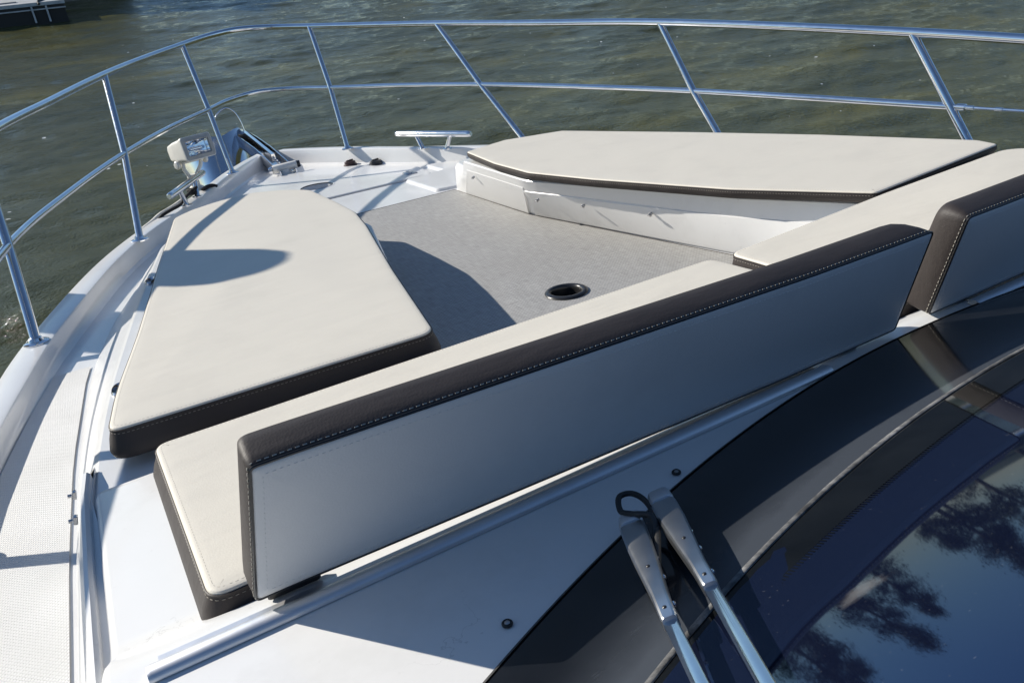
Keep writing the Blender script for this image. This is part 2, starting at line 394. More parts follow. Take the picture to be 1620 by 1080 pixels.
# nonskid sheet on each side deck
for sgn in (-1, 1):
    mb = MB(); ins2 = [(q[0], q[1]) for q, h_ in zip([inward(HALF, W(y_) + SL(y_) + .004)[i_] for i_, (x_, y_) in enumerate(HALF)], HALF)]; ob = [p for p in b_ if p[0] > 0]
    ys = [-2.5 + k * (2.07 + 2.5) / 40 for k in range(41)]
    fx = lambda P, y: min((p for p in P if p[0] > .85), key=lambda p: abs(p[1] - y))
    def ix(P, y):
        for a, b in zip(P, P[1:]):
            if (a[1] - y) * (b[1] - y) <= 0 and a[1] != b[1] and a[0] > .85 and b[0] > .85:
                t = (y - a[1]) / (b[1] - a[1]); return a[0] + t * (b[0] - a[0])
        return fx(P, y)[0]
    prs = [(ix(ins2, y), ix(OB[:7], y) + .010, y) for y in ys]
    mb.add([(sgn * a, y, -.1915) for a, b, y in prs] + [(sgn * b, y, -.1915) for a, b, y in prs], [[i, i + 1, 41 + i + 1, 41 + i] for i in range(40)])
    obj('nonskid_tread', mb, M['nonskid'], Y)
# removable panels on the footwell sides, with snap studs
def wallpt(s, zt):   # inner wall: s indexes OB[9..14], returns point between base and rim
    i = int(s); f = s - i; i += 10
    j = min(i + 1, 13)
    bx, by = (OB[i][0] * (1 - f) + OB[j][0] * f, OB[i][1] * (1 - f) + OB[j][1] * f)
    tx, ty = (OM[i][0] * (1 - f) + OM[j][0] * f, OM[i][1] * (1 - f) + OM[j][1] * f)
    k = (zt + .2) / (ZT - .01 + .2)
    return Vector((bx * (1 - k) + tx * k, by * (1 - k) + ty * k, zt))
for sgn in (-1, 1):
    mb = MB(); out = []; zt = -.033 if sgn > 0 else -.054
    for k in range(49):
        q = .03 + 2.95 * k / 48; a_, c_ = wallpt(q, ZT - .03), wallpt(q, zt - .004); d_ = wallpt(q, zt)
        e_ = Vector((.05, .008, 0)); f_ = Vector((-.0015, -.0004, 0))
        out.append([(sgn * p.x, p.y, p.z) for p in (a_ + f_, c_ + f_, d_ + Vector((.004, .001, 0)), d_ + e_, a_ + e_)])
    mb.loft(out, True); obj('bench_rim', mb, M['gel'], Y, sharp=30)
    for s0, s1, zt in ((.10, .965, -.066), (1.025, 2.9, -.084)):
        mb = MB(); n = 24; out = []; 
        for k in range(n + 1):
            s = s0 + (s1 - s0) * k / n
            lo, hi = wallpt(s, -.186), wallpt(s, zt); d = Vector((-.0035, -.001, .001)); e = Vector((.02, .004, -.002))
            m1 = lo + (hi - lo) * .03; m2 = lo + (hi - lo) * .97
            out.append([p for p in (lo + e, lo + d * .3, m1 + d, m2 + d, hi + d * .3, hi + e)])
        out = [[(sgn * p.x, p.y, p.z) for p in r] for r in out]
        mb.loft(out, True); obj('locker_panel', mb, M['gel'], Y)
    for s in (.22, 1.07, 1.33, 1.66):
        p = wallpt(s, -.088 if s > 1 else -.070); c = Vector((p.x - .004, p.y, p.z - .016)); mb = MB()
        mb.disc((sgn * c.x, c.y, c.z), [(.0045, -.002), (.0045, .002), (.0025, .004), (.0025, .007), (.0032, .009), (.002, .010)], 12, (-sgn, -.2, .1))
        mb.box((sgn * (c.x - .008), c.y - .004, c.z - .003), (.006, .012, .004)); obj('snap_stud', mb, M['brushed'], Y)
# foredeck: locker lid, plinths, latch, finger hole, filler caps
lid = fillet([(-.46, 3.385), (.44, 3.385), (.47, 3.62), (.30, 4.02), (.10, 4.22), (-.12, 4.22), (-.30, 4.02), (-.47, 3.62)], .03)
lid = resample(lid, .03)
an = angles(lid, FING); cir = lambda r, z: [(FING[0] + r * math.cos(t), FING[1] + r * math.sin(t), z) for t in an]; sr = lambda o_, z: [(x, y, z) for x, y in star(o_, FING, an)]
mb = MB(); mb.loft([sr(lid, -.197), sr(lid, -.190), sr(offset(lid, .004), -.1875), cir(.086, -.1875), cir(.082, -.1862), cir(.076, -.1866), cir(.074, -.190), cir(.070, -.222), cir(.064, -.226)], True, False, True)
H = obj('locker_lid', mb, M['gel'], Y, sharp=15)
mb = MB(); g = offset(lid, -.006)
for a in range(len(lid)):
    b = (a + 1) % len(lid); mb.add([(*lid[a], -.1945), (*lid[b], -.1945), (*g[b], -.1945), (*g[a], -.1945)], [[0, 1, 2, 3]])
obj('lid_gasket', mb, M['seal'], H)
mb = MB(); mb.disc((FING[0] + .02, FING[1] - .005, -.2235), [(.030, 0), (.030, .006), (.026, .009), (.012, .009)], 24); obj('finger_latch', mb, M['plastic'], H)
mb = MB(); mb.tube([(FING[0] + .0750 * math.cos(q * math.pi / 20), FING[1] + .0750 * math.sin(q * math.pi / 20), -.1885) for q in range(41)], .0028, 8); obj('hole_gasket', mb, M['plastic'], H)
mb = MB(); mb.box((.375, 3.50, -.186), (.05, .075, .004), None, 0, .0015); mb.disc((.375, 3.50, -.184), [(.016, 0), (.016, .002), (.012, .003)], 20); mb.box((.375, 3.525, -.182), (.014, .02, .003), None, 0, .001)
obj('latch', mb, M['brushed'], H)
for sgn in (-1, 1):
    mb = MB(); pl_ = fillet([(sgn * x, y) for x, y in ((.30, 3.02), (.30, 3.36), (.50, 3.39), (.50, 3.60), (.60, 3.56), (.74, 3.25), (.78, 3.0), (.55, 2.97))], .015); pl_ = resample(ccw(pl_), .03)
    mb.loft([[(x, y, -.20) for x, y in offset(pl_, -.012)], [(x, y, -.186) for x, y in pl_], [(x, y, -.1835) for x, y in offset(pl_, .006)]], True, False, True)
    obj('deck_plinth', mb, M['gel'], Y)
for x, y, mt in ((.285, 4.12, 'mahog'), (.375, 3.97, 'plastic')):
    mb = MB(); mb.disc((x, y, -.195), [(.036, 0), (.036, .006), (.033, .009), (.030, .010), (.029, .020), (.024, .023), (.018, .0235)], 28)
    mb.box((x, y, -.170), (.046, .010, .010), Matrix.Rotation(R(25), 3, 'Z'), 0, .002)
    obj('deck_filler_cap', mb, M[mt], Y)
# port vent strip with oval fittings on the trunk shelf
for sgn in (-1, 1):
    mb = MB(); pts = [(sgn * x, y) for x, y in ((.985, 1.56), (.925, 1.90), (.905, 1.90), (.955, 1.56))]
    mb.loft([[(x, y, ZT - .001) for x, y in pts], [(x, y, ZT + .003) for x, y in pts]], True); obj('vent_strip', mb, M['nonskid'], Y)
    for x, y, a in ((.998, 1.50, 8), (.872, 2.23, 14)):
        mb = MB(); dark = MB(); rot = Matrix.Rotation(R(a) * sgn, 3, 'Z'); rr = []
        for k, z in ((1.0, 0), (1.0, .004), (.85, .007), (.68, .004), (.64, .001)):
            rr.append([Vector((sgn * x, y, ZT)) + rot @ Vector((.013 * k * math.cos(q * math.pi / 12), .030 * k * math.sin(q * math.pi / 12), z)) for q in range(24)])
        mb.loft(rr, True, True, False); f = obj('oval_drain', mb, M['steel'], Y)
        dark.add([Vector((sgn * x, y, ZT + .0018)) + rot @ Vector((.0088 * math.cos(q * math.pi / 12), .02 * math.sin(q * math.pi / 12), 0)) for q in range(24)], [list(range(24))])
        obj('drain_hole', dark, M['plastic'], f)
for y in (1.325, 1.24):
    mb = MB(); mb.box((-1.104, y, -.150), (.006, .010, .014), Matrix.Rotation(R(15), 3, 'Y'), 0, .001); mb.disc((-1.108, y, -.150), [(.003, 0), (.003, .006)], 10, (-1, 0, .2)); obj('snap_stud', mb, M['brushed'], Y)
# cup holder in the footwell floor
mb = MB(); cc = (*CUP, -.1885)
mb.loft([[(cc[0] + r * math.cos(k * math.pi / 24), cc[1] + r * math.sin(k * math.pi / 24), cc[2] + h) for k in range(48)] for r, h in ((.0535, 0), (.054, .002), (.052, .0045), (.047, .0062), (.042, .006), (.0395, .004), (.0375, -.002), (.0372, -.006))], True, False, False)
ch = obj('cup_holder', mb, M['plastic'], Y)
mb = MB(); mb.loft([[(cc[0] + r * math.cos(k * math.pi / 24), cc[1] + r * math.sin(k * math.pi / 24), cc[2] + h) for k in range(48)] for r, h in ((.0378, -.003), (.0365, -.02), (.0345, -.060), (.031, -.064), (.02, -.064), (.018, -.061))], True, False, True)
obj('cup_well', mb, M['plastic'], ch)
# aluminium hinge rails behind the backrests
for x0, x1 in ((-1.012, -.183), (.113, 1.012)):
    mb = MB(); rings = []
    for x in (x0, x0 + .003, x1 - .003, x1):
        k = .9 if x in (x0, x1) else 1
        rings.append([(x, .624 + .0105 * k * math.cos(math.pi * q / 12), -.001 + .0085 * k * math.sin(math.pi * q / 12)) for q in range(13)])
    mb.loft(rings, True)
    mb.box(((x0 + x1) / 2, .6375, .0), (x1 - x0 - .02, .010, .0022))
    obj('hinge_rail', mb, M['alu'], Y)
# supports below cushions and backrests
for x in (-.875, -.12, .12, .8):
    mb = MB(); mb.box((x, .664, .004), (.052, .020, .014), None, 0, .002); k = obj('backrest_bracket', mb, M['plastic'], Y)
    mb = MB(); mb.tube([(x - .012, .657, .010), (x + .018, .657, .010)], .0075, 12); obj('bracket_pin', mb, M['brushed'], k)
for sgn in (-1, 1):
    for x, y in ((.955, 1.22), (.62, 1.22), (.70, 2.45), (.42, 2.5)):
        mb = MB(); mb.disc((sgn * x, y, ZT), [(.02, 0), (.02, .003), (.010, .004), (.010, .034)], 16); obj('cushion_foot', mb, M['brushed'], Y)
for x, y in ((-.733, .487), (-.478, .570)):
    mb = MB(); mb.disc((x, y, .0), [(.0050, 0), (.0050, .0015), (.0040, .0026), (.0031, .0026), (.0029, .0015)], 18); k = obj('panel_screw', mb, M['rubber'], Y)
    mb = MB(); mb.disc((x, y, .0014), [(.0028, 0), (.0028, .0008), (.002, .0011)], 6); obj('screw_head', mb, M['brushed'], k)
# ---- windscreen
def yb(x):
    a = abs(x); return .622 - .3 * a * a - (3 * (a - .8) ** 2 if a > .8 else 0)
TA = .364
TG = .50
def wp(x, d, h=0): return (x, yb(x) - d, .0015 + (.27 + .094 * min(1, abs(x) / .6)) * min(d, .168) + TG * max(0, d - .168) + h)
xs = [-1.0 + k * 2 / 80 for k in range(81)]
def strip(mb, d0, d1, h=0, n=6):
    vs = []
    for x in xs:
        a = d0(x); b = d1(x)
        for k in range(n + 1): vs.append(wp(x, a + (b - a) * k / n, h))
    mb.add(vs, [[i * (n + 1) + k, (i + 1) * (n + 1) + k, (i + 1) * (n + 1) + k + 1, i * (n + 1) + k + 1] for i in range(80) for k in range(n)])
sd = lambda x: .171 - .05 * x * x
fd = lambda x: .237 - .13 * x * x
mb = MB(); strip(mb, lambda x: sd(x) + .0056, lambda x: 1.35, 0, 10); WS = obj('windscreen', mb, M['glass'], Y, sharp=80)
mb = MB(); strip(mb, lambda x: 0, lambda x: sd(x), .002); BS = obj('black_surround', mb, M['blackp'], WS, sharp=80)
at = BS.data.attributes.new('sun_haze', 'FLOAT', 'POINT'); at.data.foreach_set('value', [k / 6 for x in xs for k in range(7)])  # ramp for the painted sun haze, rising towards the seam
mb = MB(); vs = []
for x in xs:
    for q, (d, h) in enumerate(((0, .0022), (.0008, .0027), (.0048, .0027), (.0060, .0012))): vs.append(wp(x, sd(x) + d, h))
mb.add(vs, [[i * 4 + k, i * 4 + 4 + k, i * 4 + 5 + k, i * 4 + 1 + k] for i in range(80) for k in range(3)]); obj('glazing_sealant', mb, M['seam'], WS, sharp=80)
mb = MB(); strip(mb, lambda x: sd(x) + .0054, fd, .0008)
xq = -.95
while xq < .95:
    mb.add([wp(xq, fd(xq) - .0005, .0008), wp(xq + .0020, fd(xq) - .0005, .0008), wp(xq + .0016, fd(xq) + .0055, .0008), wp(xq + .0004, fd(xq) + .0055, .0008)], [[0, 1, 2, 3]]); xq += .0038
obj('glass_border', mb, M['frit'], WS, sharp=80)
mb = MB(); vs = []   # weathered line where the panel meets the deck
for x in xs:
    for d, h in ((-.004, -.0005), (-.003, .0012), (.002, .0032)): vs.append(wp(x, d, h))
mb.add(vs, [[i * 3 + k, i * 3 + 3 + k, i * 3 + 4 + k, i * 3 + 1 + k] for i in range(80) for k in range(2)]); obj('panel_edge', mb, M['rubber'], WS, sharp=80)
mb = MB(); ZR = wp(0, 1.352)[2] - .002
mb.loft([[(x, yb(x) - 1.352, z + ZR) for x in xs] + [(x, -3.2, z + ZR) for x in xs[::-1]] for z in (-.06, .001)], True); obj('cabin_roof', mb, M['gel'], Y)
# wipers
def wiper(head, body0, body1, end, side):
    a, b, c, e = Vector(head), Vector(body0), Vector(body1), Vector(end)
    a = a.lerp(b, .35); ax = (c - b).normalized(); nrm = Vector((-.12, .33, .93)); s = ax.cross(nrm).normalized(); nrm = s.cross(ax).normalized()
    mb = MB(); st = []
    for t, w, h in ((0, .0110, .006), (.03, .0116, .0072), (.28, .0110, .0072), (.62, .0080, .0066), (.80, .0064, .0058), (.985, .0060, .0055), (1, .0052, .0048)):
        p = b.lerp(c, t)
        st.append([p + s * (w * u) + nrm * (h * v) for u, v in ((-1, -1), (-1, .55), (-.85, .85), (-.6, 1), (.6, 1), (.85, .85), (1, .55), (1, -1))])
    mb.loft(st, True)
    for t in (.55, .93):
        p = b.lerp(c, t) + nrm * (.0070 if t < .8 else .0058); mb.disc(p, [(.0016, -.001), (.0016, .0004), (.001, .0008)], 10, nrm, 1)
    W = obj('wiper', mb, [M['wipe'], M['plastic']], Y, sharp=25)
    mb = MB(); hd = []
    for t, w, h in ((-.1, .0084, .005), (0, .0104, .0070), (.85, .0113, .0082), (1.0, .0104, .0072)):
        p = a.lerp(b, t); hd.append([p + s * (w * u) + nrm * (h * v) for u, v in ((-1, -1), (-1, .5), (-.8, .9), (-.5, 1.05), (.5, 1.05), (.8, .9), (1, .5), (1, -1))])
    mb.loft(hd, True); obj('wiper_cap', mb, M['wipe2'], W, sharp=30)
    mb = MB(); d = (e - c).normalized(); s2 = d.cross(nrm).normalized(); far = e + d * .35
    st = [[p + s2 * (.0050 * u) + nrm * (.0026 * v - .001) for u, v in ((-1, -1), (-1, .6), (-.7, 1), (.7, 1), (1, .6), (1, -1))] for p in (c - d * .02, c.lerp(e, .5), e, far)]
    mb.loft(st, True); obj('wiper_arm', mb, M['steel'], W)
    for t in (.15, .4, .6, .85):
        mb = MB(); p = b.lerp(c, t) + s * side * .0108 * (1 - .45 * t) - nrm * .002; mb.disc(p, [(.0022, 0), (.0022, .001), (.0012, .0018)], 10, s * side)
        obj('wiper_rivet', mb, M['steel'], W)
    mb = MB(); p = a.lerp(b, .5); mb.tube([p - nrm * .05, p], .009, 14); obj('wiper_spindle', mb, M['rubber'], W)
    mb = MB(); bl = far - d * .06; mb.box(far - nrm * .02, (.012, .5, .018), Matrix((s2, d, nrm)).transposed(), 0, .003); obj('wiper_blade', mb, M['rubber'], W)
wiper((-.588, .503, .036), (-.603, .477, .043), (-.676, .334, .085), (-.705, .271, .103), -1)
wiper((-.547, .514, .037), (-.563, .483, .046), (-.635, .339, .089), (-.685, .239, .119), -1)
mb = MB(); mb.tube(catmull([(-.640, .395, .055), (-.612, .43, .056), (-.585, .466, .050), (-.567, .505, .040), (-.566, .528, .036), (-.579, .531, .036), (-.594, .508, .040), (-.597, .487, .050), (-.590, .465, .056), (-.606, .44, .050), (-.64, .395, .04)], 8), .0029, 10); obj('washer_hose', mb, M['rubber'], Y)
# ---- bow rail
top = [(1.36, -1.2, .05), (1.375, .4, .125), (1.320, 1.62, .238), (1.168, 2.6, .330), (.965, 3.24, .382), (.751, 3.772, .432), (.54, 4.17, .470), (.329, 4.479, .504), (.20, 4.625, .524), (.09, 4.685, .536), (0, 4.70, .540)]
midr = [(1.305, 1.47, .032), (1.168, 2.42, .076), (.99, 2.97, .112), (.784, 3.455, .146), (.56, 3.90, .172), (.316, 4.288, .193), (.20, 4.46, .206), (.09, 4.55, .215), (0, 4.57, .219)]
both = lambda P: [(-x, y, z) for x, y, z in P[:-1]] + P[::-1]
mb = MB(); mb.tube(catmull(both(top), 8), .0140, 16); BR = obj('bow_rail', mb, M['steel'], Y)
mb = MB(); mb.tube(catmull(both(midr), 8), .0110, 14); obj('middle_rail', mb, M['steel'], BR)
POST = [((.303, 4.168, zg(4.17)), (.316, 4.288, .193), (.329, 4.479, .504)), ((.838, 3.15, zg(3.1)), (.784, 3.455, .146), (.751, 3.772, .432)),
        ((1.172, 2.238, zg(2.2)), (1.168, 2.42, .076), (1.168, 2.60, .330)), ((1.294, 1.34, -.15), (1.305, 1.47, .032), (1.320, 1.62, .238)), ((1.350, .15, -.15), (1.36, .28, .0), (1.375, .40, .125))]
for sgn in (-1, 1):
    for B in POST:
        mb = MB(); P = [(sgn * x, y, z) for x, y, z in B]
        mb.tube([P[0], P[1], P[2]], .0130, 16)
        x, y, z = P[0]; dd = Vector(P[1]) - Vector(P[0]); tilt = Vector((0, 0, 1))
        mb.disc((x, y, z), [(.031, -.001), (.031, .003), (.026, .0055), (.019, .007), (.0165, .014), (.0132, .016)], 24)
        obj('stanchion', mb, M['steel'], BR)
    # lifeline from the gate stanchion aft
    mb = MB(); a = Vector((sgn * 1.305, 1.47, .032)); b = Vector((sgn * 1.36, .28, .0)); d = (b - a).normalized()
    mb.tube([a, a + d * .02, a + d * .022, a + d * .045, a + d * .047], [.007, .007, .010, .010, .006], 12); mb.tube([a + d * .047, a + d * .07], [.0065, .0065], 12); mb.tube([a + d * .06, a + d * .15, b], .0042, 8)
    mb.tube([a + d * .13, a + d * .15], .0062, 10); obj('lifeline', mb, M['steel'], BR)
# ---- cleats
def cleat(p0, p1, posts, zb):
    a, b = Vector(p0), Vector(p1); d = (b - a).normalized(); mb = MB()
    mb.tube([a - d * .002, a + d * .004, a + d * .02, a.lerp(b, .5), b - d * .02, b - d * .004, b + d * .002], [.009, .0125, .0142, .0150, .0142, .0125, .009], 18)
    c = obj('mooring_cleat', mb, M['steel'], Y)
    for t, dy in posts:
        mb = MB(); p = a.lerp(b, t); q = a.lerp(b, .5 + (t - .5) * .72); mb.tube([(q.x, q.y, zb), (q.x, q.y, zb + .005), (p.x, p.y, p.z - .004)], [.016, .011, .010], 14); mb.disc((q.x, q.y, zb), [(.024, -.001), (.024, .003), (.012, .006)], 18)
        obj('cleat_post', mb, M['steel'], c)
cleat((.476, 3.865, -.050), (.652, 3.362, -.050), ((.28, 0), (.74, 0)), -.121)
cleat((-.470, 3.905, -.045), (-.677, 3.425, -.045), ((.28, 0), (.74, 0)), -.121)
# ---- spotlight on the port bow
SPc = Vector((-.50, 3.95, .062)); fwd = Vector((.40, -.80, .12)).normalized(); sx = fwd.cross(Vector((0, 0, 1))).normalized(); sz = sx.cross(fwd).normalized()
sm = Matrix((sx, fwd, sz)).transposed()
def sec(y, w, h, cz=0, r=.35):
    pts = fillet([(w, -h), (w, h), (-w, h), (-w, -h)], min(w, h) * r, 5)
    return [SPc + sm @ Vector((u, y, v + cz)) for u, v in pts]
mb = MB(); mb.loft([sec(-.115, .022, .016, -.006), sec(-.105, .038, .027, -.004), sec(-.07, .056, .037, -.001), sec(-.01, .070, .044), sec(.055, .076, .049), sec(.072, .079, .053, 0, .28), sec(.084, .079, .053, 0, .28), sec(.086, .076, .050, 0, .28)], True, True, False)
SL = obj('spotlight', mb, M['whiteplas'], Y, sharp=30)
mb = MB(); mb.loft([sec(.0862, .0765, .0505, 0, .28), sec(.0868, .066, .040, 0, .2), sec(.0885, .064, .038, 0, .2), sec(.089, .060, .034, 0, .2), sec(.080, .057, .031, 0, .2)], True, False, False); obj('lamp_bezel', mb, M['seal'], SL)
mb = MB(); rr = []
for k, dep in ((1, .080), (.9, .066), (.72, .050), (.45, .036), (.15, .030), (.02, .029)): rr.append(sec(dep + .0008 * k, .057 * k, .031 * k, 0, .2))
mb.loft(rr, True, False, True); obj('lamp_lens', mb, M['lens'], SL, sharp=5)
mb = MB(); mb.tube([SPc + sm @ Vector((-.030, .056, -.004)), SPc + sm @ Vector((.03, .056, -.004))], .008, 12); obj('lamp_bulb', mb, M['steel'], SL)
mb = MB(); base = Vector((-.515, 3.93, zg(3.93)))
mb.disc(base, [(.038, 0), (.038, .008), (.030, .014), (.022, .020), (.020, .045), (.026, .050), (.026, .066), (.018, .072)], 26)
for s in (-1, 1):
    p = SPc + sm @ Vector((.050 * s, 0, -.046)); q = base + Vector((0, 0, .066)) + sx * .018 * s
    mb.tube([q, q.lerp(p, .5) + sx * .01 * s, p], .0085, 10)
mb.box(SPc + sm @ Vector((0, -.01, -.052)), (.115, .05, .012), sm, 0, .004); obj('lamp_bracket', mb, M['whiteplas'], SL)
for s in (-1, 1):
    mb = MB(); p = SPc + sm @ Vector((s * .066, -.012, -.056)); mb.disc(p, [(.010, 0), (.018, .002), (.019, .012), (.015, .016), (.006, .017)], 14, sx * s); obj('lamp_knob', mb, M['whiteplas'], SL)
# ---- bow roller and windlass
mb = MB()
for x in (-.062, .022):
    rr = []
    for y, z0, z1 in ((4.22, -.19, -.165), (4.42, -.185, -.135), (4.72, -.155, -.090), (5.05, -.13, -.060), (5.30, -.11, -.045), (5.40, -.10, -.055)):
        rr.append([(x - .004, y, z0), (x + .004, y, z0), (x + .004, y, z1 - .004), (x + .002, y, z1), (x - .002, y, z1), (x - .004, y, z1 - .004)])
    mb.loft(rr, True)
rr = [[(-.066, y, z - .006), (.026, y, z - .006), (.026, y, z), (-.066, y, z)] for y, z in ((4.22, -.19), (4.42, -.184), (4.72, -.153), (5.05, -.128), (5.30, -.108))]
mb.loft(rr, True); RO = obj('bow_roller', mb, M['steel'], Y)
mb = MB(); mb.disc((-.062 + .004, 5.22, -.075), [(.022, 0), (.034, .004), (.024, .038), (.034, .072), (.022, .076)], 20, (1, 0, 0)); obj('roller_wheel', mb, M['rubber'], RO)
mb = MB(); mb.tube([(-.085, 4.295, -.160), (-.075, 4.295, -.158), (.04, 4.27, -.152), (.045, 4.27, -.152)], [.015, .021, .021, .016], 18); mb.disc((-.02, 4.28, -.195), [(.05, 0), (.05, .006), (.03, .012), (.024, .03)], 24); WL = obj('windlass', mb, M['whiteplas'], Y)
mb = MB(); mb.tube([(.042, 4.27, -.152), (.060, 4.266, -.151)], [.019, .017], 16); obj('windlass_drum', mb, M['plastic'], WL)
mb = MB(); mb.tube([(-.104, 4.30, -.161), (-.085, 4.296, -.160)], [.013, .020], 16); obj('windlass_cap', mb, M['steel'], WL)
# ------------------------------------------------------------------ anchor stowed on the roller
A = thing('anchor', (-.02, 5.2, -.08), 'stainless plough anchor with a thin hoop stowed on the bow roller', 'anchor')
mb = MB(); rr = []
for y, z, h in ((4.50, -.125, .018), (4.85, -.085, .022), (5.15, -.055, .026), (5.42, -.04, .030), (5.56, -.07, .03)):
    rr.append([(-.030, y, z - h), (-.012, y, z - h), (-.010, y, z), (-.012, y, z + h), (-.030, y, z + h), (-.032, y, z)])
mb.loft(rr, True); obj('shank', mb, M['steel'], A)
mb = MB(); rr = []
for k in range(17):
    u = k / 16; x = -.41 + .46 * u; e = abs(u - .5) * 2
    zt = -.005 - .085 * e ** 2.2 + .03 * math.sin(u * 9); y0 = 5.22 + .16 * e * e
    col = [(x * (1 - .25 * q) - .05 * q, y0 - .24 * q, zt - .46 * q) for q in (0, .03, .15, .35, .6, .85, 1)]
    rr.append(col + [(p[0], p[1] + .009, p[2]) for p in col[::-1]])
mb.loft(rr, True); obj('fluke', mb, M['steel'], A, sharp=60)
mb = MB(); mb.tube(catmull([(-.17, 5.30, -.03), (-.165, 5.30, .03), (-.135, 5.30, .085), (-.075, 5.30, .115), (-.03, 5.30, .085), (-.005, 5.30, .02), (.005, 5.30, -.05)], 8), .0055, 10); obj('roll_bar', mb, M['steel'], A)
mb = MB()
for k in range(9):
    y = 4.50 - k * .020; z = -.128 - k * .0035; ring = [(-.021 + (.009 * math.cos(q * math.pi / 6) if k % 2 else 0), y + .014 * math.sin(q * math.pi / 6), z + (0 if k % 2 else .009 * math.cos(q * math.pi / 6))) for q in range(13)]
    mb.tube(ring, .003, 6)
obj('chain', mb, M['brushed'], A)
# ------------------------------------------------------------------ ropes at the port cleat
mb = MB()
def coil(c, r, n, z0, dz, ph=0): return [(c[0] + (r + random.uniform(-.004, .004)) * math.cos(k * .5 + ph) * .8, c[1] + (r * 1.5 + random.uniform(-.006, .006)) * math.sin(k * .5 + ph), z0 + dz * k + random.uniform(-.001, .002)) for k in range(n)]
mb.tube(catmull([(-.545, 3.81, -.112)] + coil((-.553, 3.76), .022, 26, -.112, .0012) + [(-.60, 3.66, -.10), (-.635, 3.56, -.108), (-.685, 3.50, -.112), (-.735, 3.47, -.13), (-.775, 3.44, -.20), (-.79, 3.40, -.32)], 3), .0068, 8)
mb.tube(catmull([(-.50, 3.86, -.113), (-.475, 3.90, -.110), (-.450, 3.93, -.113), (-.44, 3.90, -.113), (-.47, 3.86, -.108), (-.50, 3.84, -.112), (-.46, 3.87, -.103), (-.43, 3.88, -.115)], 5), .0065, 8)
tag(obj('mooring_line', mb, M['rope'], None, (-.6, 3.7, -.12)), 'black mooring line wrapped round the port bow cleat below the spotlight', 'rope')
mb = MB(); mb.tube(catmull([(-.60, 3.74, -.119), (-.655, 3.635, -.122), (-.72, 3.55, -.128), (-.765, 3.46, -.135), (-.83, 3.36, -.15), (-.865, 3.29, -.19), (-.88, 3.26, -.32)], 6), .010, 10)
tag(obj('rope_tail', mb, M['wrope'], None, (-.72, 3.5, -.13)), 'white rope lying along the port gunwale edge and over the side', 'rope')
# ------------------------------------------------------------------ floor mat
mat_ = ccw(resample(fillet([(-.352, 2.955), (.352, 2.955), (.337, 2.31), (.444, 1.49), (.493, 1.155), (-.493, 1.155), (-.444, 1.49), (-.337, 2.31)], .012, 4), .02))
FM = thing('floor_mat', (0, 2.0, -.195), 'grey woven mesh mat covering the sunken foredeck floor', 'mat')
an = angles(mat_, CUP); mb = MB(); mb.loft([[(x, y, -.1945) for x, y in star(mat_, CUP, an)], [(x, y, -.1905) for x, y in star(mat_, CUP, an)], [(x, y, -.1890) for x, y in star(offset(mat_, .002), CUP, an)], [(CUP[0] + .0385 * math.cos(t), CUP[1] + .0385 * math.sin(t), -.1890) for t in an], [(CUP[0] + .0385 * math.cos(t), CUP[1] + .0385 * math.sin(t), -.1945) for t in an]], True, False, False); obj('woven_sheet', mb, M['weave'], FM, smooth=False)
mb = MB(); mb.tube([(x, y, -.1900) for x, y in offset(mat_, .001)] + [(*mat_[0], -.1900)], .0022, 6); obj('bound_edge', mb, M['brown'], FM)
# ------------------------------------------------------------------ cushions
def cushion(name, label, cat, group, outline, rad, ztop, thick, flare=.006, crown=.006, zf=None):
    o = ccw(resample(fillet(ccw(outline), rad, 7), .018)); n = len(o)
    cx, cy = sum(p[0] for p in o) / n, sum(p[1] for p in o) / n
    T = thing(name, (cx, cy, ztop - thick), label, cat, group)
    wv = [.0012 * math.sin(i * .9) + .0008 * math.sin(i * .37 + 1) for i in range(n)]
    Z = (lambda x, y: 0) if zf is None else zf
    def ring(off, z, wob=0):
        q = offset(o, off); return [(x, y, ztop + z + Z(x, y) + wv[i] * wob) for i, (x, y) in enumerate(q)]
    mb = MB(); mb.loft([ring(.014 - flare, -thick), ring(.005 - flare, -thick + .002), ring(-flare * .8, -thick + .010, .4), ring(-.0018 - flare * .4, -thick * .5, 1), ring(-.0012, -.009, .4), ring(-.0002, -.0042)], True, True, False)
    obj('side_band', mb, M['brown'], T, sharp=50)
    mb = MB(); rings = [ring(.0002, -.0040), ring(.0008, -.0020), ring(.0022, -.0006), ring(.0042, .0001), ring(.0065, .0004), ring(.018, .0009)]
    last = offset(o, .018)
    for s in (.06, .14, .26, .42, .60, .80, .97):
        rings.append([(x * (1 - s) + cx * s, y * (1 - s) + cy * s, ztop + Z(x * (1 - s) + cx * s, y * (1 - s) + cy * s) + .0009 + crown * s * s * (3 - 2 * s)) for x, y in last])
    mb.loft(rings, True, False, True); obj('top_cover', mb, M['cream'], T, sharp=24)
    mb = MB(); r0 = ring(-.0004, -.0042); mb.tube(r0 + [r0[0]], .0013, 6, 0, False); obj('piping', mb, M['brown'], T)
    mb = MB(); stitches(mb, ring(.0075, .0003), .0004, .0032, .0028); obj('top_stitching', mb, M['thread'], T)
    mb = MB(); stitches(mb, ring(-.0016, -.0085), .00045, .0036, .003); obj('band_stitching', mb, M['dimthread'], T)
    return T
